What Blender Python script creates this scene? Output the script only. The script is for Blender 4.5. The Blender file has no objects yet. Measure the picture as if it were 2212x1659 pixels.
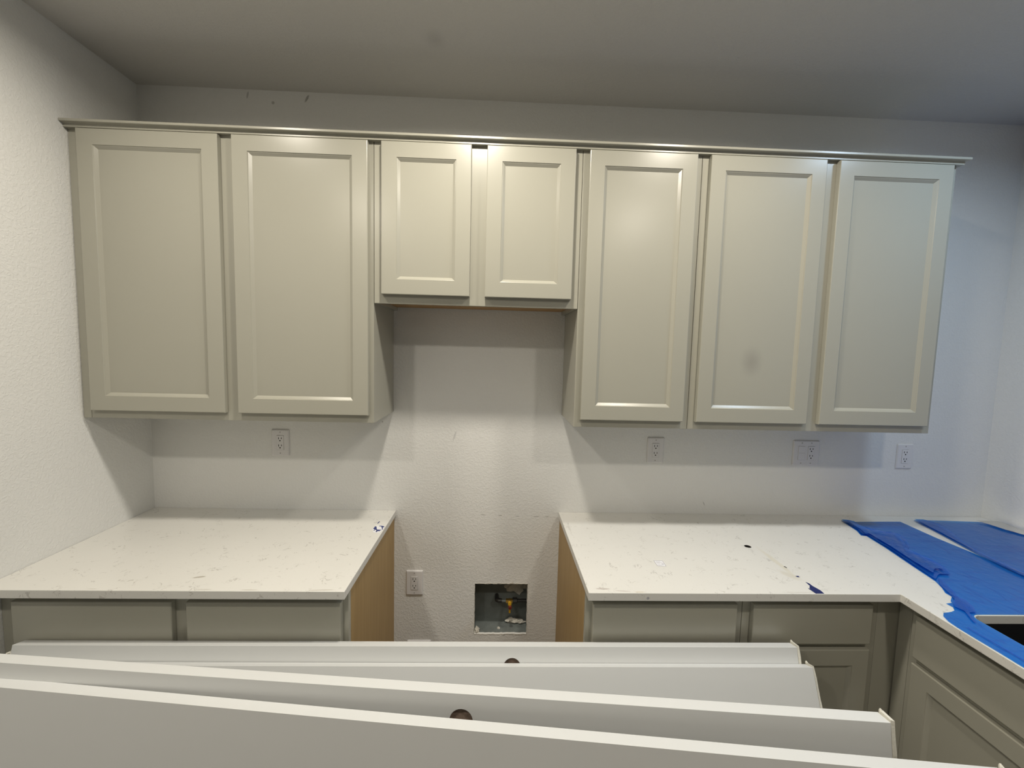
import bpy, bmesh, math, random
from mathutils import Vector, Matrix, noise
from mathutils.geometry import delaunay_2d_cdt
random.seed(7)
SC = bpy.context.scene
COL = SC.collection
D = bpy.data

# ------------------------------------------------------------------ camera
cam_d = D.cameras.new('camera'); cam = D.objects.new('camera', cam_d); COL.objects.link(cam)
cam_d.sensor_fit = 'HORIZONTAL'; cam_d.sensor_width = 36.0
cam_d.lens = 909.417 / 2212 * 36.0
cam_d.clip_start = 0.05
yaw, pitch, roll = -0.0357, -0.0809, 0.0254
fw = Vector((-math.sin(yaw), math.cos(yaw), 0)); rt = Vector((math.cos(yaw), math.sin(yaw), 0)); up = Vector((0, 0, 1))
fw, up = fw*math.cos(pitch)+up*math.sin(pitch), up*math.cos(pitch)-fw*math.sin(pitch)
rt, up = rt*math.cos(roll)+up*math.sin(roll), up*math.cos(roll)-rt*math.sin(roll)
M = Matrix((rt, up, -fw)).transposed().to_4x4(); M.translation = (1.5501, -1.9265, 1.6731)
cam.matrix_world = M
SC.camera = cam
# ------------------------------------------------------------------ world, lights, exposure
SC.view_settings.view_transform = 'Standard'; SC.view_settings.look = 'None'
SC.view_settings.gamma = 1.0; SC.view_settings.use_curve_mapping = False
SC.view_settings.exposure = 0.0
w = D.worlds.new('world'); SC.world = w; w.use_nodes = True
w.node_tree.nodes['Background'].inputs[0].default_value = (0.5, 0.55, 0.6, 1)
w.node_tree.nodes['Background'].inputs[1].default_value = 0.3
HC = 2.75
LAMP_W = 7.3
LAMP_C = (1.0, 0.925, 0.80)
COOL_C = (0.56, 0.76, 1.0)          # the lamp nearest the sink corner is a cool daylight one
CAN_SPOTS = [(0.54, -0.86, 0.85), (1.44, -0.86, 2.0), (2.38, -0.86, 1.25), (3.23, -0.86, 0.88),
             (0.52, -2.10, 1.55), (2.61, -2.10, 1.65), (0.52, -3.9, 0.25), (2.61, -3.9, 0.25)]  # last two are unseen fill lamps, added to raise the ambient level
def lamp_light(x, y, k, parent):
    l = D.lights.new('downlight', 'AREA'); l.shape = 'DISK'; l.size = 0.13
    l.energy = LAMP_W*k; l.color = COOL_C if x > 3 else LAMP_C; l.spread = math.radians(166)
    o = D.objects.new('lamp', l); COL.objects.link(o); o.parent = parent; o.location = (0, 0, -0.012)
    return o
# ------------------------------------------------------------------ materials
MATS = {}
def nt(m): return m.node_tree.nodes, m.node_tree.links
def mat(name, col, rough=0.6, metal=0.0, bump=None, var=None, spec=0.5, coat=0):
    if name in MATS: return MATS[name]
    m = D.materials.new(name); m.use_nodes = True; N, L = nt(m); b = N['Principled BSDF']
    b.inputs['Base Color'].default_value = (*col, 1); b.inputs['Roughness'].default_value = rough
    b.inputs['Metallic'].default_value = metal; b.inputs['Specular IOR Level'].default_value = spec
    if coat: b.inputs['Coat Weight'].default_value = coat; b.inputs['Coat Roughness'].default_value = .2
    tc = N.new('ShaderNodeTexCoord')
    if var:   # (scale, amount)
        n = N.new('ShaderNodeTexNoise'); n.inputs['Scale'].default_value = var[0]; n.inputs['Detail'].default_value = 4
        L.new(tc.outputs['Object'], n.inputs['Vector'])
        mx = N.new('ShaderNodeMix'); mx.data_type = 'RGBA'
        mx.inputs['A'].default_value = (*[c*(1-var[1]) for c in col], 1); mx.inputs['B'].default_value = (*[min(1, c*(1+var[1])) for c in col], 1)
        L.new(n.outputs['Fac'], mx.inputs['Factor']); L.new(mx.outputs['Result'], b.inputs['Base Color'])
    if bump:  # (scale, strength, distance)
        n = N.new('ShaderNodeTexNoise'); n.inputs['Scale'].default_value = bump[0]; n.inputs['Detail'].default_value = 3
        L.new(tc.outputs['Object'], n.inputs['Vector'])
        bp = N.new('ShaderNodeBump'); bp.inputs['Strength'].default_value = bump[1]; bp.inputs['Distance'].default_value = bump[2]
        L.new(n.outputs['Fac'], bp.inputs['Height']); L.new(bp.outputs['Normal'], b.inputs['Normal'])
    MATS[name] = m; return m
def spots(m, lst):
    """stains with a shape of their own: (centre, radii, angle about z or y, colour, strength, axes) in world metres"""
    N, L = nt(m); b = N['Principled BSDF']
    src = b.inputs['Base Color'].links[0].from_socket if b.inputs['Base Color'].is_linked else None
    geo = N.new('ShaderNodeNewGeometry')
    wob = N.new('ShaderNodeTexNoise'); wob.inputs['Scale'].default_value = 60; L.new(geo.outputs['Position'], wob.inputs['Vector'])
    for (c, r, ang, col, k, soft) in lst:
        mp = N.new('ShaderNodeMapping'); mp.vector_type = 'TEXTURE'
        mp.inputs['Location'].default_value = c; mp.inputs['Rotation'].default_value = ang; mp.inputs['Scale'].default_value = r
        L.new(geo.outputs['Position'], mp.inputs['Vector'])
        ln = N.new('ShaderNodeVectorMath'); ln.operation = 'LENGTH'; L.new(mp.outputs[0], ln.inputs[0])
        ad = N.new('ShaderNodeMath'); ad.operation = 'MULTIPLY_ADD'; L.new(wob.outputs['Fac'], ad.inputs[0]); ad.inputs[1].default_value = 0.9*(1-soft*.6); L.new(ln.outputs['Value'], ad.inputs[2])
        mr = N.new('ShaderNodeMapRange'); mr.interpolation_type = 'SMOOTHSTEP'
        mr.inputs['From Min'].default_value = 1.35; mr.inputs['From Max'].default_value = 1.35-max(.15, soft); mr.inputs['To Min'].default_value = 0; mr.inputs['To Max'].default_value = k
        L.new(ad.outputs[0], mr.inputs['Value'])
        mx = N.new('ShaderNodeMix'); mx.data_type = 'RGBA'
        L.new(mr.outputs[0], mx.inputs['Factor'])
        if src: L.new(src, mx.inputs['A'])
        else: mx.inputs['A'].default_value = b.inputs['Base Color'].default_value
        mx.inputs['B'].default_value = (*col, 1); src = mx.outputs['Result']
    L.new(src, b.inputs['Base Color'])

def wall_mat(name, col, extra=None):
    m = mat(name, col, 0.55, spec=.35); N, L = nt(m); b = N['Principled BSDF']
    geo = N.new('ShaderNodeNewGeometry')
    n = N.new('ShaderNodeTexNoise'); n.inputs['Scale'].default_value = 95; n.inputs['Detail'].default_value = 2.5; n.inputs['Roughness'].default_value = .55
    n.inputs['Distortion'].default_value = .6
    L.new(geo.outputs['Position'], n.inputs['Vector'])
    mr = N.new('ShaderNodeMapRange'); mr.interpolation_type = 'SMOOTHSTEP'; mr.inputs['From Min'].default_value = .42; mr.inputs['From Max'].default_value = .62
    L.new(n.outputs['Fac'], mr.inputs['Value'])
    bp = N.new('ShaderNodeBump'); bp.inputs['Strength'].default_value = .42; bp.inputs['Distance'].default_value = .0011
    L.new(mr.outputs[0], bp.inputs['Height']); L.new(bp.outputs['Normal'], b.inputs['Normal'])
    if extra: spots(m, extra)
    return m
WALLC = (.76, .76, .74)
dirt = (.16, .15, .13)
M_backwall = wall_mat('textured_wall_paint', WALLC, [
    ((.709, 0, 2.724), (.006, .05, .02), (0, .5, 0), dirt, .6, .5),
    ((.566, 0, 2.700), (.008, .05, .008), (0, 0, 0), dirt, .5, .5),
    ((.46, 0, 2.728), (.005, .05, .018), (0, .2, 0), dirt, .4, .5),
    ((1.03, 0, 1.33), (.004, .05, .004), (0, 0, 0), dirt, .5, .5),
    ((1.36, 0, 1.27), (.006, .05, .03), (0, .3, 0), (.45, .45, .46), .5, .8),
    ((1.50, 0, .897), (.016, .05, .0022), (0, .05, 0), dirt, .5, .5),
    ((1.58, 0, .894), (.010, .05, .002), (0, 0, 0), dirt, .55, .5),
    ((1.66, 0, .892), (.014, .05, .002), (0, 0, 0), dirt, .4, .5),
    ((1.75, 0, .891), (.020, .05, .002), (0, 0, 0), dirt, .5, .5),
    ((1.80, 0, .891), (.012, .05, .002), (0, 0, 0), dirt, .5, .5),
    ((2.55, 0, .965), (.003, .05, .014), (0, -.5, 0), dirt, .35, .5)])
M_wall = wall_mat('side_wall_paint', WALLC)
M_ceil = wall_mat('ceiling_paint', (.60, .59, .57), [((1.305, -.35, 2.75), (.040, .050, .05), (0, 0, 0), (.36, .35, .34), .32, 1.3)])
M_cab = mat('cabinet_paint', (.385, .375, .315), 0.27, spec=.5, bump=(700, .06, .0004), var=(3, .02))
M_cab_stain = mat('cabinet_paint_smudged', (.385, .375, .315), 0.27, spec=.5, bump=(700, .06, .0004), var=(3, .02))
spots(M_cab_stain, [((2.54, -.317, 1.650), (.044, .05, .058), (0, 0, 0), (.26, .25, .215), .6, 1.3)])
M_slab = mat('primed_white', (.625, .635, .63), 0.5, var=(4, .015), bump=(300, .05, .0004))
M_cap = mat('raw_edge_strip', (.67, .65, .57), 0.9, var=(60, .15), bump=(180, .5, .002))
M_core = mat('brown_core', (.27, .20, .155), 0.9, var=(90, .5), bump=(150, .6, .002))
M_plate = mat('white_plastic', (.72, .71, .71), 0.3)
M_slot = mat('dark_slot', (.012, .011, .01), 0.8)
M_screw = mat('painted_screw', (.38, .37, .36), 0.5)
M_floor = mat('floor_covering', (.12, .098, .075), 0.85, var=(8, .2), bump=(40, .2, .002))
M_galv = mat('galvanised_steel', (.20, .225, .22), 0.55, metal=.25, var=(18, .35), bump=(40, .2, .001))
M_iron = mat('black_iron', (.06, .06, .058), 0.42, metal=.6, var=(30, .3))
M_brass = mat('brass', (.60, .40, .10), 0.3, metal=.9)
M_yellow = mat('yellow_handle', (.65, .38, .02), 0.45)
M_red = mat('dark_red_nut', (.16, .03, .02), 0.35)
M_plaster = mat('crumbled_plaster', (.62, .60, .54), 0.95, var=(80, .25), bump=(90, .9, .006))
M_black = mat('black_composite', (.006, .006, .007), 0.45)
M_trimw = mat('white_trim', (.75, .75, .74), 0.4)
M_paper = mat('white_paper', (.78, .78, .80), 0.7)
M_ink = mat('grey_print', (.30, .29, .34), 0.7)
M_tapebl = mat('navy_tape', (.010, .018, .11), 0.35, var=(70, .35), bump=(120, .5, .001))
M_bluescrap = mat('blue_scrap', (.02, .035, .16), 0.5, var=(60, .4))
# maple veneer with vertical grain
def wood(name, a, b_, vert=True):
    m = D.materials.new(name); m.use_nodes = True; N, L = nt(m); b = N['Principled BSDF']
    tc = N.new('ShaderNodeTexCoord'); mp = N.new('ShaderNodeMapping'); mp.inputs['Scale'].default_value = (26, 26, 1.6) if vert else (1.6, 26, 26)
    L.new(tc.outputs['Object'], mp.inputs[0])
    n = N.new('ShaderNodeTexNoise'); n.inputs['Scale'].default_value = 2.0; n.inputs['Detail'].default_value = 6; n.inputs['Distortion'].default_value = .8
    L.new(mp.outputs[0], n.inputs['Vector'])
    cr = N.new('ShaderNodeValToRGB'); cr.color_ramp.elements[0].position = .3; cr.color_ramp.elements[1].position = .7
    cr.color_ramp.elements[0].color = (*a, 1); cr.color_ramp.elements[1].color = (*b_, 1)
    L.new(n.outputs['Fac'], cr.inputs[0]); L.new(cr.outputs[0], b.inputs['Base Color']); b.inputs['Roughness'].default_value = .5
    return m
M_maple = wood('maple_veneer', (.35, .225, .085), (.41, .27, .11))
M_maple2 = wood('maple_bottom', (.36, .20, .07), (.44, .26, .10), False)
# quartz worktop
def quartz():
    m = D.materials.new('speckled_quartz'); m.use_nodes = True; N, L = nt(m); b = N['Principled BSDF']
    b.inputs['Roughness'].default_value = .28
    geo = N.new('ShaderNodeNewGeometry')
    def nz(scale, dist=0, det=2, off=0):
        mp = N.new('ShaderNodeMapping'); mp.inputs['Location'].default_value = (off, off*.7, 0); L.new(geo.outputs['Position'], mp.inputs[0])
        n = N.new('ShaderNodeTexNoise'); n.inputs['Scale'].default_value = scale; n.inputs['Distortion'].default_value = dist; n.inputs['Detail'].default_value = det
        L.new(mp.outputs[0], n.inputs['Vector']); return n.outputs['Fac']
    def op(o, a, b2=None, clamp=False):
        x = N.new('ShaderNodeMath'); x.operation = o; x.use_clamp = clamp
        for i, v in enumerate((a, b2)):
            if v is None: continue
            if isinstance(v, (int, float)): x.inputs[i].default_value = v
            else: L.new(v, x.inputs[i])
        return x.outputs[0]
    def rng(v, a, b2, to=1.0):
        r = N.new('ShaderNodeMapRange'); r.interpolation_type = 'SMOOTHSTEP'; r.inputs['From Min'].default_value = a; r.inputs['From Max'].default_value = b2; r.inputs['To Max'].default_value = to
        L.new(v, r.inputs['Value']); return r.outputs[0]
    line = op('ABSOLUTE', op('SUBTRACT', nz(17, 1.6, 3), .5))
    vein = rng(line, .020, .004)
    mask = rng(nz(21, .5, 2, 5.3), .575, .64)
    v1 = op('MULTIPLY', vein, mask)
    line2 = op('ABSOLUTE', op('SUBTRACT', nz(31, 1.2, 2, 9.1), .5))
    v2 = op('MULTIPLY', rng(line2, .022, .006), rng(nz(22, .5, 2, 2.2), .61, .67))
    sp = op('MULTIPLY', rng(nz(260, 0, 1, 3.3), .70, .78), .35)
    t = op('ADD', op('MULTIPLY', v1, .55), op('MULTIPLY', v2, .45), True)
    t = op('ADD', t, sp, True)
    cl = N.new('ShaderNodeMix'); cl.data_type = 'RGBA'; L.new(nz(2.5, .3, 3, 1.1), cl.inputs['Factor'])
    cl.inputs['A'].default_value = (.67, .66, .62, 1); cl.inputs['B'].default_value = (.73, .72, .685, 1)
    mx = N.new('ShaderNodeMix'); mx.data_type = 'RGBA'; L.new(t, mx.inputs['Factor']); L.new(cl.outputs['Result'], mx.inputs['A']); mx.inputs['B'].default_value = (.34, .32, .29, 1)
    L.new(mx.outputs['Result'], b.inputs['Base Color'])
    r = random.Random(3); S = []
    dr = (.36, .33, .27)
    S += [((.60, -.585, .914), (.022, .0055, .02), (0, 0, .25), dr, .8, .4), ((.62, -.30, .914), (.004, .004, .02), (0, 0, 0), dirt, .6, .4),
          ((1.02, -.655, .914), (.045, .0035, .02), (0, 0, .05), dr, .5, .5), ((.80, -.656, .914), (.03, .003, .02), (0, 0, 0), dr, .5, .5), ((.66, -.655, .914), (.03, .0025, .02), (0, 0, .02), dr, .5, .5),
          ((.33, -.655, .914), (.02, .002, .02), (0, 0, 0), dr, .4, .5),
          ((1.905, -.640, .914), (.030, .0055, .02), (0, 0, -.05), (.42, .37, .34), .7, .5), ((1.965, -.652, .914), (.03, .004, .02), (0, 0, -.1), (.42, .37, .34), .5, .5),
          ((2.02, -.657, .914), (.02, .003, .02), (0, 0, 0), (.5, .40, .25), .6, .5), ((2.55, -.655, .914), (.08, .002, .02), (0, 0, 0), dr, .4, .5),
          ((2.045, -.665, .897), (.006, .03, .006), (0, 0, 0), (.25, .25, .3), .7, .4),
          ((2.60, -.46, .914), (.013, .13, .02), (0, 0, .0), (.62, .58, .46), .55, .7), ((2.585, -.55, .914), (.02, .045, .02), (0, 0, .5), (.56, .52, .42), .5, .8),
          ((1.875, -.18, .914), (.006, .05, .02), (0, 0, 0), (.5, .48, .44), .5, .8)]
    spots(m, S)
    return m
M_quartz = quartz()
def film():
    m = D.materials.new('blue_protective_film'); m.use_nodes = True; N, L = nt(m); N.remove(N['Principled BSDF'])
    out = N['Material Output']
    geo = N.new('ShaderNodeNewGeometry')
    mp = N.new('ShaderNodeMapping'); mp.inputs['Rotation'].default_value = (0, 0, .95); mp.inputs['Scale'].default_value = (3, 26, 8); L.new(geo.outputs['Position'], mp.inputs[0])
    n = N.new('ShaderNodeTexNoise'); n.inputs['Scale'].default_value = 1.4; n.inputs['Detail'].default_value = 5; n.inputs['Distortion'].default_value = .4; L.new(mp.outputs[0], n.inputs['Vector'])
    cr = N.new('ShaderNodeValToRGB'); e = cr.color_ramp.elements
    e[0].position = .30; e[0].color = (.05, .30, .80, 1); e[1].position = .44; e[1].color = (.10, .45, .90, 1)
    L.new(n.outputs['Fac'], cr.inputs[0])
    mp2 = N.new('ShaderNodeMapping'); mp2.inputs['Rotation'].default_value = (0, 0, .12); mp2.inputs['Scale'].default_value = (7, 1.0, 1); L.new(geo.outputs['Position'], mp2.inputs[0])
    n3 = N.new('ShaderNodeTexNoise'); n3.inputs['Scale'].default_value = 1.6; n3.inputs['Detail'].default_value = 2; L.new(mp2.outputs[0], n3.inputs['Vector'])
    sb = N.new('ShaderNodeMath'); sb.operation = 'SUBTRACT'; sb.inputs[1].default_value = .5; L.new(n3.outputs['Fac'], sb.inputs[0])
    ab = N.new('ShaderNodeMath'); ab.operation = 'ABSOLUTE'; L.new(sb.outputs[0], ab.inputs[0])
    ln = N.new('ShaderNodeMapRange'); ln.inputs['From Min'].default_value = .001; ln.inputs['From Max'].default_value = .010; ln.inputs['To Min'].default_value = .45; ln.inputs['To Max'].default_value = 0; L.new(ab.outputs[0], ln.inputs['Value'])
    dk = N.new('ShaderNodeMix'); dk.data_type = 'RGBA'; L.new(ln.outputs[0], dk.inputs['Factor']); L.new(cr.outputs[0], dk.inputs['A']); dk.inputs['B'].default_value = (.01, .16, .66, 1)
    tr = N.new('ShaderNodeBsdfTransparent'); L.new(dk.outputs['Result'], tr.inputs['Color'])
    df = N.new('ShaderNodeBsdfDiffuse'); df.inputs['Color'].default_value = (.015, .20, .70, 1)
    gl = N.new('ShaderNodeBsdfGlossy'); gl.inputs['Roughness'].default_value = .16
    n2 = N.new('ShaderNodeTexNoise'); n2.inputs['Scale'].default_value = 45; n2.inputs['Detail'].default_value = 4; L.new(geo.outputs['Position'], n2.inputs['Vector'])
    bp = N.new('ShaderNodeBump'); bp.inputs['Strength'].default_value = .5; bp.inputs['Distance'].default_value = .003; L.new(n2.outputs['Fac'], bp.inputs['Height'])
    L.new(bp.outputs[0], gl.inputs['Normal']); L.new(bp.outputs[0], df.inputs['Normal'])
    m1 = N.new('ShaderNodeMixShader'); m1.inputs[0].default_value = .32; L.new(tr.outputs[0], m1.inputs[1]); L.new(df.outputs[0], m1.inputs[2])
    fr = N.new('ShaderNodeFresnel'); fr.inputs['IOR'].default_value = 1.4; L.new(bp.outputs[0], fr.inputs['Normal'])
    m2 = N.new('ShaderNodeMixShader'); L.new(fr.outputs[0], m2.inputs[0]); L.new(m1.outputs[0], m2.inputs[1]); L.new(gl.outputs[0], m2.inputs[2])
    L.new(m2.outputs[0], out.inputs['Surface']); return m
M_film = film()
def emis(name, col, s):
    m = D.materials.new(name); m.use_nodes = True; N, L = nt(m); b = N['Principled BSDF']
    b.inputs['Emission Color'].default_value = (*col, 1); b.inputs['Emission Strength'].default_value = s; return m
M_lens = emis('lamp_lens', (1, .88, .7), 6)
M_lens_cool = emis('cool_lamp_lens', (.6, .8, 1), 6)

# ------------------------------------------------------------------ mesh helpers (world coordinates)
class MB:
    def __init__(s): s.v = []; s.f = []
    def add(s, vs, fs):
        o = len(s.v); s.v += [tuple(v) for v in vs]; s.f += [tuple(i+o for i in f) for f in fs]; return s
    def box(s, x0, x1, y0, y1, z0, z1):
        vs = [(x, y, z) for x in (x0, x1) for y in (y0, y1) for z in (z0, z1)]
        return s.add(vs, [(0, 1, 3, 2), (4, 6, 7, 5), (0, 4, 5, 1), (2, 3, 7, 6), (0, 2, 6, 4), (1, 5, 7, 3)])
    def mbox(s, P, u0, u1, z0, z1, d0, d1):      # box through a mapping P(u,z,d)
        vs = [P(u, z, d) for u in (u0, u1) for z in (z0, z1) for d in (d0, d1)]
        return s.add(vs, [(0, 1, 3, 2), (4, 6, 7, 5), (0, 4, 5, 1), (2, 3, 7, 6), (0, 2, 6, 4), (1, 5, 7, 3)])
    def rings(s, R, cap0=False, cap1=False):
        n = len(R[0]); o = len(s.v)
        for r in R: s.v += [tuple(p) for p in r]
        for k in range(len(R)-1):
            for i in range(n):
                j = (i+1) % n; s.f.append((o+k*n+i, o+k*n+j, o+(k+1)*n+j, o+(k+1)*n+i))
        if cap0: s.f.append(tuple(o+i for i in range(n)))
        if cap1: s.f.append(tuple(o+(len(R)-1)*n+i for i in range(n)))
        return s
    def tube(s, path, r, n=14, caps=True):
        R = []
        for i, p in enumerate(path):
            p = Vector(p); a = Vector(path[max(0, i-1)]); b = Vector(path[min(len(path)-1, i+1)])
            t = (b-a).normalized(); h = Vector((0, 0, 1)) if abs(t.z) < .9 else Vector((1, 0, 0))
            e1 = t.cross(h).normalized(); e2 = t.cross(e1); rr = r[i] if isinstance(r, (list, tuple)) else r
            R.append([p+e1*rr*math.cos(q*2*math.pi/n)+e2*rr*math.sin(q*2*math.pi/n) for q in range(n)])
        return s.rings(R, caps, caps)
def link(name, mb, m, parent=None, bevel=0, smooth=False, seg=2):
    me = D.meshes.new(name)
    off = root_loc(parent)
    me.from_pydata([(v[0]-off[0], v[1]-off[1], v[2]-off[2]) for v in mb.v], [], mb.f)
    bm = bmesh.new(); bm.from_mesh(me); bmesh.ops.recalc_face_normals(bm, faces=bm.faces); bm.to_mesh(me); bm.free()
    if smooth:
        for p in me.polygons: p.use_smooth = True
        me.set_sharp_from_angle(angle=math.radians(35))
    me.materials.append(m)
    o = D.objects.new(name, me); COL.objects.link(o)
    if parent: o.parent = parent
    if bevel:
        b = o.modifiers.new('bevel', 'BEVEL'); b.width = bevel; b.segments = seg; b.limit_method = 'ANGLE'; b.angle_limit = math.radians(40)
        b.harden_normals = False
    return o
def root_loc(p):
    v = Vector((0, 0, 0))
    while p is not None: v += p.location; p = p.parent
    return v
def tag(o, label=None, cat=None, group=None, kind=None):
    if label: o['label'] = label
    if cat: o['category'] = cat
    if group: o['group'] = group
    if kind: o['kind'] = kind
    return o
def empty(name, loc, label, cat, group=None):
    o = D.objects.new(name, None); COL.objects.link(o); o.location = loc; o.empty_display_size = .05
    return tag(o, label, cat, group)
def structure(name, mb, m, **k): return tag(link(name, mb, m, **k), kind='structure')

def inside(p, poly):
    x, y = p; c = False; n = len(poly)
    for i in range(n):
        x1, y1 = poly[i]; x2, y2 = poly[(i+1) % n]
        if (y1 > y) != (y2 > y) and x < (x2-x1)*(y-y1)/(y2-y1)+x1: c = not c
    return c
def tri(outline, holes=(), grid=None, keep=None):
    pts = []; edges = []
    for lp in [outline, *holes]:
        o = len(pts); pts += [Vector(p) for p in lp]; edges += [(o+i, o+(i+1) % len(lp)) for i in range(len(lp))]
    if grid:
        xs = [p[0] for p in outline]; ys = [p[1] for p in outline]; x = min(xs)
        while x < max(xs):
            y = min(ys)
            while y < max(ys):
                q = (x+random.uniform(-.2, .2)*grid, y+random.uniform(-.2, .2)*grid)
                if inside(q, outline) and not any(inside(q, h) for h in holes): pts.append(Vector(q))
                y += grid
            x += grid
    v, e, f, *_ = delaunay_2d_cdt(pts, edges, [], 0, 1e-6)
    F = []
    for t in f:
        c = ((v[t[0]].x+v[t[1]].x+v[t[2]].x)/3, (v[t[0]].y+v[t[1]].y+v[t[2]].y)/3)
        if inside(c, outline) and not any(inside(c, h) for h in holes): F.append(tuple(t))
    return [tuple(p) for p in v], F
def prism(mb, outline, holes, P, d0, d1):
    """solid plate: outline with holes in a 2D plane, P(a,b,d) maps to world"""
    v, F = tri(outline, holes); n = len(v); o = len(mb.v)
    mb.v += [tuple(P(a, b, d0)) for a, b in v] + [tuple(P(a, b, d1)) for a, b in v]
    cnt = {}
    for t in F:
        mb.f.append(tuple(o+i for i in t)); mb.f.append(tuple(o+n+i for i in reversed(t)))
        for i in range(3):
            a, b = t[i], t[(i+1) % 3]; cnt[(a, b)] = 1
    for (a, b) in cnt:
        if (b, a) not in cnt: mb.f.append((o+a, o+b, o+n+b, o+n+a))
    return mb
def circ(cx, cy, r, n=20): return [(cx+r*math.cos(i*2*math.pi/n), cy+r*math.sin(i*2*math.pi/n)) for i in range(n)]
def rrect(x0, x1, y0, y1, r, n=5):
    P = []
    for cx, cy, a in ((x1-r, y1-r, 0), (x0+r, y1-r, 90), (x0+r, y0+r, 180), (x1-r, y0+r, 270)):
        for i in range(n+1):
            t = math.radians(a+90*i/n); P.append((cx+r*math.cos(t), cy+r*math.sin(t)))
    return P

# ------------------------------------------------------------------ room shell
XR, YF = 3.936, -6.0
GX0, GX1, GZ0, GZ1 = 1.467, 1.718, .306, .558      # opening cut for the gas box
rg = random.Random(5)
def ragged(x0, x1, z0, z1, j, step=.010):
    P = []
    def seg(a, b):
        n = max(2, int(math.dist(a, b)/step))
        for i in range(n):
            t = i/n; P.append((a[0]+(b[0]-a[0])*t+rg.uniform(-j, j), a[1]+(b[1]-a[1])*t+rg.uniform(-j, j)))
    c = [(x0, z0), (x1, z0), (x1, z1), (x0, z1)]
    for i in range(4): seg(c[i], c[(i+1) % 4])
    return P
gas_hole = ragged(GX0, GX1, GZ0, GZ1, .0013)
mb = MB(); prism(mb, [(-.15, -.1), (XR+.15, -.1), (XR+.15, HC+.1), (-.15, HC+.1)], [gas_hole], lambda a, b, d: (a, d, b), 0, .0125)
prism(mb, [(-.15, -.1), (XR+.15, -.1), (XR+.15, HC+.1), (-.15, HC+.1)], [[(GX0-.010, GZ0-.010), (GX1+.010, GZ0-.010), (GX1+.010, GZ1+.012), (GX0-.010, GZ1+.012)]], lambda a, b, d: (a, d, b), .0126, .11)
structure('wall_back', mb, M_backwall)
structure('wall_left', MB().box(-.15, 0, YF-.15, 0, -.1, HC+.1), M_wall)
structure('wall_right', MB().box(XR, XR+.15, YF-.15, 0, -.1, HC+.1), M_wall)
structure('wall_front', MB().box(0, XR, YF-.15, YF, -.1, HC+.1), M_wall)
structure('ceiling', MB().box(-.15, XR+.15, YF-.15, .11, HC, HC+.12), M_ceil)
structure('floor', MB().box(-.15, XR+.15, YF-.15, .11, -.12, 0), M_floor)
# recessed ceiling lamps; the farthest pair is added ambient fill
lamp_names = [('recessed ceiling lamp nearest the left wall, first row out from the cabinets'), ('recessed ceiling lamp in front of the range gap'),
              ('recessed ceiling lamp in front of the narrow single-door wall cabinet'), ('cool daylight-coloured recessed ceiling lamp nearest the sink corner'),
              ('recessed ceiling lamp by the left wall, second row out'), ('recessed ceiling lamp right of centre, second row out'),
              ('added fill lamp by the left wall, unseen row farthest from the cabinets'), ('added fill lamp right of centre, unseen row farthest from the cabinets')]
for (x, y, k), lb in zip(CAN_SPOTS, lamp_names):
    e = empty('recessed_lamp', (x, y, HC), lb, 'lamp', 'recessed ceiling lamps')
    link('trim_ring', MB().rings([[(x+r*math.cos(a*math.pi/16), y+r*math.sin(a*math.pi/16), z) for a in range(32)] for r, z in ((.09, HC-.001), (.088, HC-.005), (.072, HC-.006), (.068, HC-.001))]), M_trimw, e, smooth=True)
    link('lens', MB().rings([[(x+r*math.cos(a*math.pi/16), y+r*math.sin(a*math.pi/16), z) for a in range(32)] for r, z in ((.0695, HC-.0015), (.068, HC-.0035))], True, True), M_lens_cool if x > 3 else M_lens, e)
    lamp_light(x, y, k, e)

# ------------------------------------------------------------------ cabinets
Pb = lambda u, z, d: (u, -d, z)                 # back-wall run: u = x, d = distance out from the wall
XW = 3.54                                        # wing run: carcass backs at x = XW
Pw = lambda u, z, d: (XW-d, -u, z)               # wing run: faces -x, u = -y
def shaker(parent, P, u0, u1, z0, z1, dback, dfront, m=M_cab, sw=.0555, name='door'):
    R = []
    def ring(i, d): return [P(u0+i, z0+i, d), P(u1-i, z0+i, d), P(u1-i, z1-i, d), P(u0+i, z1-i, d)]
    dep = .0108
    for i, d in ((sw+.012, dback+.002), (0, dback), (0, dfront-.0022), (.0008, dfront-.0007), (.0024, dfront), (sw, dfront), (sw+.0012, dfront-.0022), (sw+.003, dfront-.003), (sw+.0125, dfront-dep)): R.append(ring(i, d))
    o = link(name, MB().rings(R), m, parent)
    i = sw+.0118
    link('panel', MB().mbox(P, u0+i, u1-i, z0+i, z1-i, dfront-dep-.006, dfront-dep+.0004), m, o)
    return o
def slab_front(parent, P, u0, u1, z0, z1, dback, dfront, m=M_cab, name='drawer_front'):
    def ring(i, d): return [P(u0+i, z0+i, d), P(u1-i, z0+i, d), P(u1-i, z1-i, d), P(u0+i, z1-i, d)]
    return link(name, MB().rings([ring(0, dback), ring(0, dfront-.003), ring(.001, dfront-.001), ring(.003, dfront)], True, True), m, parent)
def frame(parent, P, u0, u1, z0, z1, d0, d1, opens, m=M_cab):
    mb = MB(); prism(mb, [(u0, z0), (u1, z0), (u1, z1), (u0, z1)], [[(a, c), (b, c), (b, d), (a, d)] for a, b, c, d in opens], lambda a, b, d: P(a, b, d), d0, d1)
    return link('face_frame', mb, m, parent, .0007, seg=1)
ZU, ZM, ZT = 1.379, 1.8354, 2.428
FD, DB, DF = .305, .3065, .326
ZD0, ZDM, ZD1 = 1.410, 1.868, 2.4145
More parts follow.
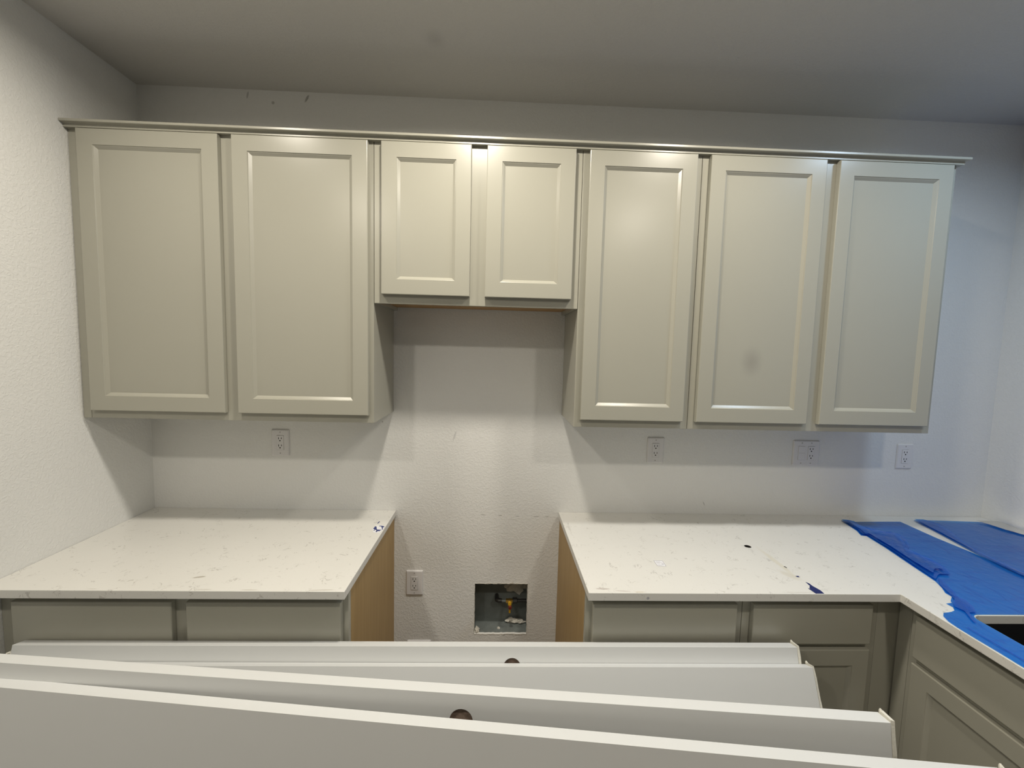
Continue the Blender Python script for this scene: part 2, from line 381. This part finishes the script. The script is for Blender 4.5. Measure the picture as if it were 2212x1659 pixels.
def wall_cab(x0, x1, z0, doors, label, recess=.0, sm=None, filler=None):
    c = empty('wall_cabinet', ((x0+x1)/2, -.15, z0), label, 'cabinet', 'painted wall cabinets above the worktops')
    e = .0006
    mb = MB(); b = FD-.0195; zb = z0+recess
    mb.mbox(Pb, x0+e, x0+.016, z0, ZT, .001, b).mbox(Pb, x1-.016, x1-e, z0, ZT, .001, b).mbox(Pb, x0+.016, x1-.016, ZT-.016, ZT, .001, b).mbox(Pb, x0+.016, x1-.016, z0+.02, ZT-.016, .001, .007)
    link('carcass', mb, M_cab, c)
    link('bottom_panel', MB().mbox(Pb, x0+.0165, x1-.0165, z0+max(recess, .012), z0+max(recess, .012)+.012, .008, b-.0005), M_maple2 if recess else M_cab, c)
    opens = [(a+.012, b2-.012, zb_+.012, ZD1-.012) for a, b2, zb_ in [(d[0], d[1], d[2]) for d in doors]]
    frame(c, Pb, x0+e, x1-e, z0, ZT, b, FD, opens)
    for i, (a, b2, zb_) in enumerate(doors):
        shaker(c, Pb, a, b2, zb_, ZD1, DB, DF, M_cab_stain if sm == i else M_cab)
    return c
c1 = wall_cab(.030, 1.0805, ZU, [(.0449, .5331, ZD0), (.5811, 1.0632, ZD0)], 'wide two-door painted wall cabinet against the left wall, above the left worktop')
link('filler_strip', MB().mbox(Pb, .001, .0298, ZU, ZT, .27, FD), M_cab, c1, .0007, seg=1)
c2 = wall_cab(1.0810, 1.8515, ZM, [(1.1122, 1.4391, ZDM), (1.4963, 1.823, ZDM)], 'short two-door wall cabinet with bare wood underside, above the range gap', recess=.014)
link('vent_slot', MB().box(1.345, 1.585, -.272, -.195, ZM+.009, ZM+.0138), M_slot, c2)
c3 = wall_cab(1.8520, 2.3035, ZU, [(1.8751, 2.2781, ZD0)], 'narrow single-door tall wall cabinet just right of the short cabinet')
c4 = wall_cab(2.3040, 3.2950, ZU, [(2.3292, 2.7716, ZD0), (2.8221, 3.2667, ZD0)], 'two-door wall cabinet at the right end of the run, round smudge on one door', sm=0)
# crown moulding along the whole run
def crown():
    x1 = 3.295
    prof = [(.0005, 2.4178), (.0165, 2.4178), (.0165, 2.4292), (.0175, 2.4302), (.0305, 2.4308), (.0318, 2.4322), (.0318, 2.4385), (.0300, 2.4402), (.0005, 2.4402)]   # (out from frame face, z)
    f, r, bk = [], [], []
    L0, L1, L2 = [], [], []
    for o, z in prof:
        L0.append((.0008, -FD-o, z)); L1.append((x1+o*.8, -FD-o, z)); L2.append((x1+o*.8, -.001, z))
    mb = MB(); mb.rings([L0, L1, L2], True, True)
    return mb
cr = link('crown_moulding', crown(), M_cab); tag(cr, 'long painted crown moulding capping the whole row of wall cabinets', 'moulding')

# base cabinets
BF, BDB, BDF = .605, .6065, .6255
ZC, TC = .914, .027
ZB = ZC-TC-.0005
def base_cab(P, name, u0, u1, units, label, back=.001, drawers=True, woodsides=(False, False), frame_l=None, ztop=ZB, loc=None, panel_top=True):
    c = empty(name, loc, label, 'cabinet', 'painted base cabinets under the worktops')
    e = .0006; b = BF-.0195
    mb = MB()
    mb.mbox(P, u0+.013, u1-.013, .10, .116, back, b).mbox(P, u0+.013, u1-.013, .116, ztop, back, back+.006).mbox(P, u0+.013, u1-.013, 0, .10, b-.075, b-.06)
    link('carcass', mb, M_maple, c)
    for s, (a0, a1) in enumerate(((u0+e, u0+.0128), (u1-.0128, u1-e))):
        link('side_panel', MB().mbox(P, a0, a1, 0 if True else .1, ztop, back, b), M_maple, c)
    ops = []
    for a, bb, zd0, zd1, zz0, zz1 in units:
        ops += [(a+.014, bb-.014, zd0+.014, zd1-.014), (a+.014, bb-.014, zz0+.014, zz1-.014)]
    frame(c, P, u0+e, u1-e, .10, ztop, b, BF, ops)
    for a, bb, zd0, zd1, zz0, zz1 in units:
        slab_front(c, P, a, bb, zd0, zd1, BDB, BDF)
        shaker(c, P, a, bb, zz0, zz1, BDB, BDF)
    return c
ZW = (.714, .853, .130, .694)
cb = base_cab(Pb, 'base_cabinet', .030, 1.0855, [(.052, .5385, *ZW), (.5835, 1.0665, *ZW)], 'base cabinet under the left worktop, two drawer fronts side by side', loc=(.55, -.3, 0))
link('filler_strip', MB().mbox(Pb, .001, .0298, .10, ZB, .56, BF-.001), M_cab, cb, .0007, seg=1)
base_cab(Pb, 'base_cabinet', 1.8600, 2.3895, [(1.8805, 2.3625, *ZW)], 'base cabinet at the range end of the right worktop, single wide drawer front', loc=(2.12, -.3, 0))
cc = base_cab(Pb, 'base_cabinet', 2.3900, 2.8600, [(2.4175, 2.8265, *ZW)], 'base cabinet next to the inner corner, drawer above a recessed-panel door', loc=(2.62, -.3, 0))
link('corner_filler', MB().mbox(Pb, 2.8602, 3.012, .10, ZB, .585, BF), M_cab, cc, .0007, seg=1)
# wing run (faces left), sink base then one more unit towards the viewer
WF = XW-BF                                     # face-frame plane x
cs = base_cab(Pw, 'sink_cabinet', .652, 1.585, [(.681, 1.110, *ZW), (1.150, 1.555, *ZW)], 'sink base cabinet under the right wing of the worktop, false front above recessed-panel door', loc=(3.3, -1.1, 0), back=.001)
link('corner_filler', MB().mbox(Pw, .608, .6518, .10, ZB, .585, BF), M_cab, cs, .0007, seg=1)
base_cab(Pw, 'base_cabinet', 1.5856, 2.20, [(1.610, 2.175, *ZW)], 'base cabinet at the near end of the right wing', loc=(3.3, -1.9, 0))

# ------------------------------------------------------------------ worktops
XA, XB, DC, XI = 1.0926, 1.8547, .663, 2.8764
def top(name, outline, holes, label):
    mb = MB(); prism(mb, outline, holes, lambda a, b, d: (a, b, d), ZC-TC, ZC)
    o = link(name, mb, M_quartz, None, .0018); tag(o, label, 'worktop'); return o
top('worktop', [(.0008, -.0008), (.0008, -DC), (XA, -DC), (XA, -.0008)], [], 'white speckled quartz worktop on the left, between left wall and range gap')
SX0, SX1, SY0, SY1 = 2.984, 3.43, -1.52, -.772
sinkhole = rrect(SX0, SX1, SY0, SY1, .025)
top('worktop', [(XB, -.0008), (XB, -DC), (XI, -DC), (XI, -2.24), (XR-.0008, -2.24), (XR-.0008, -.0008)], [sinkhole, circ(2.567, -.333, .0125)],
    'white speckled quartz L-shaped worktop on the right, partly under blue film, with sink cutout')
# black sink bowl under the cutout
sk = empty('sink', ((SX0+SX1)/2, (SY0+SY1)/2, ZC-.22), 'black undermount sink bowl seen through the cutout in the right worktop', 'sink')
def rr(o, z, r=.03): return [(a, b, z) for a, b in rrect(SX0-o, SX1+o, SY0-o, SY1+o, r+o)]
zt = ZC-TC-.0008
link('bowl', MB().rings([rr(.022, zt), rr(.003, zt, .028), rr(-.002, zt-.19, .03), rr(-.03, zt-.205, .03)], False, True), M_black, sk, smooth=True)
link('drain', MB().tube([((SX0+SX1)/2, (SY0+SY1)/2, zt-.2048), ((SX0+SX1)/2, (SY0+SY1)/2, zt-.199)], [.045, .042]), M_iron, sk)
for o in D.objects:
    if o.get('category') == 'worktop' and 'L-shaped' in o['label']: wt = o
link('hole_shade_liner', MB().rings([[(a, b, z) for a, b in circ(2.567, -.333, r)] for r, z in ((.0122, ZC-.0008), (.0122, ZC-TC-.03))], False, True), M_slot, wt)  # black liner added to stand in for the shade inside the hole
# ------------------------------------------------------------------ blue film
def film_mesh(outline, holes, z0, amp, grid=.022, dirv=(.52, .85), freq=22, ridge=0, fold=None):
    v, F = tri(outline, holes, grid); vs = []
    for x, y in v:
        a = x*dirv[0]+y*dirv[1]; b = -x*dirv[1]+y*dirv[0]
        n = noise.noise(Vector((a*3.0, b*freq, z0*3)))*.5+noise.noise(Vector((x*25, y*25, 4)))*.35
        vs.append((x, y, z0+amp*(.6+n)))
    mb = MB(); mb.add(vs, F); return mb
Z0 = ZC+.0006
s1 = [(3.457, -.071), (3.401, -.073), (3.215, -.078), (3.221, -.058), (3.175, -.065), (3.153, -.178), (3.131, -.224), (3.150, -.230), (3.131, -.340), (3.096, -.491), (3.076, -.584), (3.055, -.625), (3.034, -.655), (3.033, -.676),
      (3.001, -.701), (2.995, -.710), (2.972, -.714), (2.974, -.732), (2.960, -.749), (2.940, -.757), (2.912, -.761), (2.894, -.777), (2.883, -.801), (2.8795, -.828), (2.8785, -.872), (2.880, -.925), (2.8785, -1.1), (2.880, -1.5), (2.8785, -2.2),
      (3.43, -2.2), (3.446, -1.5), (3.450, -.9), (3.447, -.547), (3.454, -.376), (3.448, -.238)]
hole1 = rrect(SX0-.003, SX1-.004, SY0-.003, SY1+.003, .028)
f1 = link('protective_film', film_mesh(s1, [hole1], Z0, .0016, freq=20), M_film, smooth=True)
tag(f1, 'translucent blue film strip round the sink cutout, ragged left edge with folded flap', 'plastic film')
fold1 = [(3.175, -.067), (3.214, -.080), (3.203, -.114), (3.199, -.146), (3.241, -.188), (3.301, -.217), (3.298, -.249), (3.240, -.330), (3.199, -.363), (3.198, -.391), (3.201, -.437), (3.207, -.468), (3.199, -.499), (3.186, -.528), (3.166, -.551), (3.130, -.548),
         (3.106, -.562), (3.090, -.575), (3.080, -.579), (3.100, -.491), (3.134, -.340), (3.154, -.230), (3.136, -.224), (3.157, -.178)]
link('folded_flap', film_mesh(fold1, [], Z0+.0035, .006, .010, freq=60), M_film, f1)
link('folded_flap', film_mesh([(p[0]*.45+3.14*.55+.01, p[1]*.92-.02) if 0 else (3.163+(p[0]-3.163)*.78, -.32+(p[1]+.32)*.9) for p in fold1], [], Z0+.0105, .006, .010, freq=70), M_film, f1)
fold3 = [(3.108, -.565), (3.085, -.612), (3.058, -.666), (3.013, -.730), (2.955, -.812), (2.951, -.806), (2.992, -.742), (3.036, -.668), (3.062, -.612)]
link('crease', film_mesh(fold3, [], Z0+.0035, .0015, .01), M_film, f1, smooth=True)
fold3b = [(3.04, -.665), (3.05, -.700), (3.035, -.735), (3.010, -.765), (2.985, -.765), (2.975, -.735), (2.998, -.712), (3.028, -.690)]
link('crease', film_mesh(fold3b, [], Z0+.004, .003, .01, freq=60), M_film, f1, smooth=True)
link('crease', film_mesh([(2.905, -.83), (2.909, -.83), (2.914, -1.2), (2.912, -1.7), (2.906, -1.7), (2.908, -1.2)], [], Z0+.0035, .001, .01), M_film, f1)
s2 = [(3.532, -.060), (3.559, -.062), (3.818, -.074), (3.923, -.081), (3.925, -.5), (3.92, -1.2), (3.925, -2.2), (3.452, -2.2), (3.438, -1.4), (3.437, -.9), (3.430, -.547), (3.446, -.42), (3.458, -.373), (3.495, -.229), (3.511, -.160)]
f2 = link('protective_film', film_mesh(s2, [], Z0+.0045, .0022, freq=24), M_film, smooth=True)
tag(f2, 'translucent blue film strip in the corner against the right wall', 'plastic film')
fold2 = [(3.534, -.063), (3.572, -.066), (3.593, -.113), (3.564, -.194), (3.516, -.276), (3.468, -.38), (3.455, -.5), (3.448, -.75), (3.440, -.75), (3.436, -.5), (3.462, -.373), (3.498, -.229), (3.513, -.160)]
link('folded_flap', film_mesh(fold2, [], Z0+.0095, .003, .014, freq=50), M_film, f2, smooth=True)
fold5 = [(3.818, -.078), (3.92, -.084), (3.921, -.30), (3.859, -.229), (3.841, -.179), (3.835, -.116)]
link('folded_flap', film_mesh(fold5, [], Z0+.0095, .006, .014, freq=50), M_film, f2, smooth=True)

# scraps on the worktops
def flat(name, outline, m, z=ZC, th=.0004, parent=None):
    mb = MB(); prism(mb, outline, [], lambda a, b, d: (a, b, d), z+.0002, z+.0002+th); return link(name, mb, m, parent)
tp = empty('tape_scrap', (2.605, -.63, ZC), 'torn strip of navy tape stuck at the front edge of the right worktop', 'tape')
flat('tape_strip', [(2.610, -.593), (2.616, -.602), (2.616, -.618), (2.623, -.643), (2.621, -.6615), (2.593, -.6615), (2.592, -.651), (2.590, -.631), (2.596, -.633), (2.600, -.624), (2.607, -.618)], M_tapebl, parent=tp)
flat('tape_fragment', [(2.6045, -.491), (2.6095, -.490), (2.6115, -.500), (2.6085, -.502)], M_slot, parent=tp)
flat('tape_fragment', [(2.602, -.556), (2.613, -.555), (2.611, -.564), (2.603, -.562)], M_tapebl, parent=tp)
lb = empty('label_sticker', (2.156, -.475, ZC), 'small white printed label stuck on the right worktop', 'label')
flat('paper', [(2.1385, -.4535), (2.173, -.4555), (2.171, -.4975), (2.1385, -.4940)], M_paper, parent=lb)
for i, (a, b, y, h) in enumerate(((2.141, 2.170, -.4560, .0016), (2.141, 2.171, -.4940, .0010), (2.144, 2.160, -.4640, .0014), (2.144, 2.166, -.4710, .0012), (2.144, 2.155, -.4780, .0012), (2.160, 2.168, -.4790, .0030), (2.144, 2.164, -.4860, .0012))):
    flat('print_line', [(a, y), (b, y-.001), (b, y-.001-h), (a, y-h)], M_ink, z=ZC+.0005, th=.0002, parent=lb)
flat('print_border', [(2.1392, -.4545), (2.1405, -.4545), (2.1405, -.4930), (2.1392, -.4930)], M_ink, z=ZC+.0005, th=.0002, parent=lb)
flat('print_border', [(2.1710, -.4565), (2.1722, -.4565), (2.1705, -.4960), (2.1693, -.4960)], M_ink, z=ZC+.0005, th=.0002, parent=lb)
tl = empty('torn_label', (1.07, -.205, ZC), 'torn white label with blue remnants at the rear right corner of the left worktop', 'label')
flat('paper', [(1.045, -.206), (1.048, -.184), (1.056, -.171), (1.075, -.170), (1.0905, -.182), (1.0905, -.216), (1.085, -.240), (1.070, -.246), (1.056, -.238)], M_paper, parent=tl)
for P_ in ([(1.047, -.207), (1.049, -.182), (1.057, -.188), (1.060, -.202), (1.066, -.214), (1.086, -.216), (1.080, -.224), (1.080, -.232), (1.073, -.227), (1.071, -.239), (1.066, -.237), (1.065, -.221), (1.059, -.215), (1.057, -.226), (1.053, -.223), (1.056, -.213)],
           [(1.063, -.177), (1.072, -.176), (1.083, -.179), (1.0895, -.187), (1.084, -.193), (1.089, -.214), (1.086, -.214), (1.080, -.196), (1.074, -.183), (1.067, -.182)],
           [(1.050, -.157), (1.053, -.149), (1.055, -.131), (1.051, -.130), (1.049, -.143)]):
    flat('blue_remnant', P_, M_bluescrap, z=ZC+.0005 if P_[0][1] < -.17 else ZC, th=.0003, parent=tl)

# ------------------------------------------------------------------ outlets
def plate(name, parent, x0, x1, z0, z1, holes):
    mb = MB(); e = .0045
    o0 = rrect(x0, x1, z0, z1, .004, 3); o1 = rrect(x0+.0012, x1-.0012, z0+.0012, z1-.0012, .004, 3); o2 = rrect(x0+e, x1-e, z0+e, z1-e, .003, 3)
    mb.rings([[(a, -.0003, b) for a, b in o0], [(a, -.0025, b) for a, b in o0], [(a, -.0042, b) for a, b in o1], [(a, -.0062, b) for a, b in o2]])
    prism(mb, o2, holes, lambda a, b, d: (a, -d, b), .0036, .0062)
    return link(name, mb, M_plate, parent)
def receptacle(parent, cx, cz, blank=False):
    w_, h_ = .0162, .0330
    r = link('rocker_switch' if blank else 'receptacle', MB().box(cx-w_, cx+w_, -.0078, -.0010, cz-h_, cz+h_), M_plate, parent, .0008)
    if not blank:
        for s in (1, -1):
            z = cz+s*.0165
            link('blade_slot', MB().box(cx-.0078, cx-.0052, -.0081, -.0076, z-.0005, z+.0085), M_slot, r)
            link('blade_slot', MB().box(cx+.0052, cx+.0078, -.0081, -.0076, z+.0005, z+.0080), M_slot, r)
            mb = MB(); prism(mb, circ(cx, z-.0068, .0030, 10), [], lambda a, b, d: (a, -d, b), .0076, .0081); link('ground_hole', mb, M_slot, r)
    else:
        link('switch_line', MB().box(cx-w_+.001, cx+w_-.001, -.0080, -.0077, cz-.0004, cz+.0004), M_screw, r)
    return r
def outlet(cx, cz, label, gang=1):
    o = empty('wall_outlet' if gang == 1 else 'switch_and_outlet', (cx, 0, cz), label, 'outlet')
    W_ = .0395 if gang == 1 else .0640; H_ = .0605
    cs_ = [cx] if gang == 1 else [cx-.0232, cx+.0232]
    plate('cover_plate', o, cx-W_, cx+W_, cz-H_, cz+H_, [rrect(c-.0168, c+.0168, cz-.0336, cz+.0336, .001, 2) for c in cs_])
    for i, c in enumerate(cs_):
        receptacle(o, c, cz, gang == 2 and i == 0)
        for s in (1, -1):
            mb = MB(); prism(mb, circ(c, cz+s*.0485, .0028, 10), [], lambda a, b, d: (a, -d, b), .0055, .0067); link('screw', mb, M_screw, o)
    return o
outlet(.571, 1.226, 'white duplex wall outlet above the left worktop')
outlet(2.301, 1.2205, 'white duplex wall outlet above the right worktop, nearest the range gap')
outlet(3.027, 1.2190, 'double-width white plate with rocker switch and outlet', 2)
outlet(3.514, 1.2110, 'white duplex wall outlet just right of the wall cabinets, in bluish light')
outlet(1.181, .5635, 'white duplex wall outlet low in the range gap, beside the gas box')
lo = empty('range_outlet', (1.204, 0, .222), 'low white outlet plate in the range gap, only its top edge showing', 'outlet')
plate('cover_plate', lo, 1.147, 1.261, .168, .276, [])
mb = MB(); prism(mb, circ(1.204, .222, .027, 24), [], lambda a, b, d: (a, -d, b), .006, .0085); link('receptacle', mb, M_slot, lo)

# ------------------------------------------------------------------ recessed gas box with valve
g = empty('gas_box', ((GX0+GX1)/2, .05, GZ0), 'recessed galvanised gas outlet box in a ragged drywall cutout, low in the range gap', 'gas box')
mb = MB(); gy = .100; a0, a1, c0, c1_ = GX0-.004, GX1+.004, GZ0-.001, GZ1+.006
mb.box(a0, a1, gy, gy+.0015, c0, c1_).box(a0-.0015, a0, .013, gy, c0, c1_).box(a1, a1+.0015, .013, gy, c0, c1_).box(a0, a1, .013, gy, c0-.0015, c0).box(a0, a1, .013, gy, c1_, c1_+.0015)
link('metal_box', mb, M_galv, g)
def blob(name, c, r, m, n=2, sq=.35, seed=0):
    bm = bmesh.new(); bmesh.ops.create_icosphere(bm, subdivisions=3, radius=1)
    mb = MB(); vs = []
    for v in bm.verts:
        k = 1+sq*noise.noise(v.co*1.7+Vector((seed, 0, 0)))+.25*noise.noise(v.co*5+Vector((0, seed, 0)))
        vs.append((c[0]+v.co.x*r[0]*k, c[1]+v.co.y*r[1]*k, c[2]+v.co.z*r[2]*k))
    mb.add(vs, [tuple(v.index for v in f.verts) for f in bm.faces]); bm.free()
    return link(name, mb, m, g, smooth=True)
# pasty plaster smeared on the back panel and floor of the box
blob('plaster_smear', (1.672, .098, .492), (.050, .010, .034), M_plaster, seed=2, sq=.7)
blob('plaster_smear', (1.655, .088, .318), (.028, .012, .010), M_plaster, seed=5, sq=.9)
blob('plaster_smear', (1.693, .085, .314), (.020, .012, .007), M_plaster, seed=8, sq=.9)
blob('plaster_smear', (1.478, .022, .313), (.012, .016, .012), M_plaster, seed=11, sq=.9)
blob('plaster_smear', (1.585, .045, .3055), (.007, .008, .003), M_plaster, seed=14, sq=.9)
# pipe run: elbow out of the back, nipple, valve, coupling, pipe into the right side
py, pz = .050, .443
link('elbow', MB().tube([(1.573, .0995, pz), (1.573, .070, pz), (1.575, .058, pz), (1.584, .051, pz), (1.598, py, pz)], [.0095, .0110, .0120, .0115, .0100]), M_iron, g, smooth=True)
link('nipple', MB().tube([(1.596, py, pz), (1.622, py, pz)], .0070), M_galv, g, smooth=True)
link('valve_body', MB().tube([(1.618, py, pz), (1.622, py, pz), (1.624, py, pz), (1.640, py, pz), (1.642, py, pz), (1.650, py, pz)], [.0105, .0115, .0100, .0125, .0105, .0105], 8), M_brass, g, smooth=True)
link('union', MB().tube([(1.650, py, pz+.002), (1.652, py, pz+.002), (1.672, py, pz+.002), (1.674, py, pz+.002)], [.0115, .0145, .0145, .0115], 8), M_iron, g, smooth=True)
link('pipe', MB().tube([(1.672, py, pz+.001), (GX1+.0035, py, pz+.001)], .0085), M_iron, g, smooth=True)
hd = link('valve_handle', MB().tube([(1.636, py-.012, pz-.002), (1.636, py-.030, pz-.004)], [.0085, .0085], 12).box(1.6315, 1.6405, py-.034, py-.029, pz-.043, pz+.014), M_yellow, g, .002)
link('outlet_nut', MB().tube([(1.637, py-.034, pz-.011), (1.637, py-.044, pz-.012)], [.0095, .0075], 6), M_red, hd)
# exposed gypsum round the cutout
def shifted(P, o):
    cx_, cz_ = (GX0+GX1)/2, (GZ0+GZ1)/2; r = random.Random(9); out = []
    for x, z in P:
        out.append((x+math.copysign(o[0] if abs(x-cx_) > .115 else 0, x-cx_), z+(o[1]*r.uniform(.2, 1.3) if z > cz_+.11 else (-o[2]*r.uniform(.5, 1.2) if z < cz_-.11 else 0))))
    return out
mb = MB(); prism(mb, shifted(gas_hole, (.0015, .0050, .0035)), [gas_hole], lambda a, b, d: (a, d, b), -.0009, .0005)
link('torn_drywall_edge', mb, M_plaster, g)

# ------------------------------------------------------------------ door slabs stacked on edge
TS = .035
def door_slab(q, ZR, label, hole=None, cap=True, capw=.0085, nub=False, L=2.438):
    xr, yr, z, yw, th, pt = q
    u = Vector((-math.cos(yw)*math.cos(pt), -math.sin(yw), -math.sin(pt)))         # towards the left end
    h = Vector((0, 0, 1)).cross(u).normalized()
    if h.y > 0: h = -h
    n = h*math.cos(th)+Vector((0, 0, math.sin(th))); w_ = -h*math.sin(th)+Vector((0, 0, math.cos(th)))
    B = Vector((xr, yr, z))                                                       # rear top edge, right end
    def P(a, b, d): return B+u*a-w_*b+n*d                                           # a along, b down from the top, d out of the rear face
    # bottom long edge rests on the floor: keep it just above z = 0
    def depth(a): return (z+u.z*a)/w_.z-.003
    r = empty('interior_door', (xr+u.x*L/2, yr+u.y*L/2-.05, 0), label, 'door', 'unhung doors stacked on edge in front of the cabinets')
    hl = [circ(hole[0], hole[1], .027, 28)] if hole else []
    mb = MB(); prism(mb, [(0, 0), (L, 0), (L, depth(L)), (0, depth(0))], hl, P, 0, TS)
    link('door_leaf', mb, M_slab, r, .0009, seg=2)
    if hole:
        c = circ(hole[0], hole[1], .0268, 28)
        mb = MB(); mb.rings([[P(a, b, TS-.0006) for a, b in c], [P(a, b, .022) for a, b in c]], False, True)
        link('knob_bore', mb, M_core, r)
    if cap:
        rr_ = random.Random(int(z*1000))
        K = 26; R0 = []
        dp = depth(0); bs = [-.0065]+[dp*i/K for i in range(1, K)]+[dp-.002]
        mb = MB(); A = []
        for b in bs:
            j = lambda s: rr_.uniform(-s, s)
            A.append([P(-.0004, b, .0005+j(.0008)), P(-.0004, b, TS+.0006), P(-capw+j(.0012), b+j(.0006), TS+j(.0018)), P(-capw+j(.0010), b, .001)])
        b0 = A[0]; A[0] = [P(-.0003, -.0075, .002), P(-.0003, -.0045, TS-.001), P(-capw+.0015, -.0030, TS-.001), P(-capw+.002, -.0060, .003)]
        mb.rings(A, True, True)
        link('end_strip', mb, M_cap, r)
        link('end_fragment', MB().tube([P(-.002, -.010, .004), P(-.003, -.004, .006)], [.0018, .004], 6), M_cap, r)
    if nub:
        link('end_fragment', MB().tube([P(L+.0004, .022, TS-.004), P(L+.012, .026, TS-.003), P(L+.017, .030, TS-.006)], [.006, .0045, .0015], 7), M_cap, r)
    return r
rad = math.radians
door_slab((2.5309, -.6476, .737, rad(-.43), rad(15.03), rad(.161)), 0, 'white door on edge, farthest back, leaning on the base cabinets, knob hole showing', hole=(.914, .0603), nub=True)
door_slab((2.5499, -.6954, .700, rad(-.40), rad(23.46), rad(.0661)), 0, 'white door on edge, second from the cabinets, tilted most, thin top ledge', capw=.006)
door_slab((2.4365, -1.0576, .870, rad(-4.6137), rad(9.9), rad(-.3277)), 0, 'white door on edge, third from the cabinets, knob hole half hidden at its middle', hole=(.951, .0603), capw=.0105)
door_slab((2.5803, -1.1735, .855, rad(-6.35), rad(12.6), rad(.10)), 0, 'white door on edge nearest the viewer, filling the bottom of the view', capw=.008)
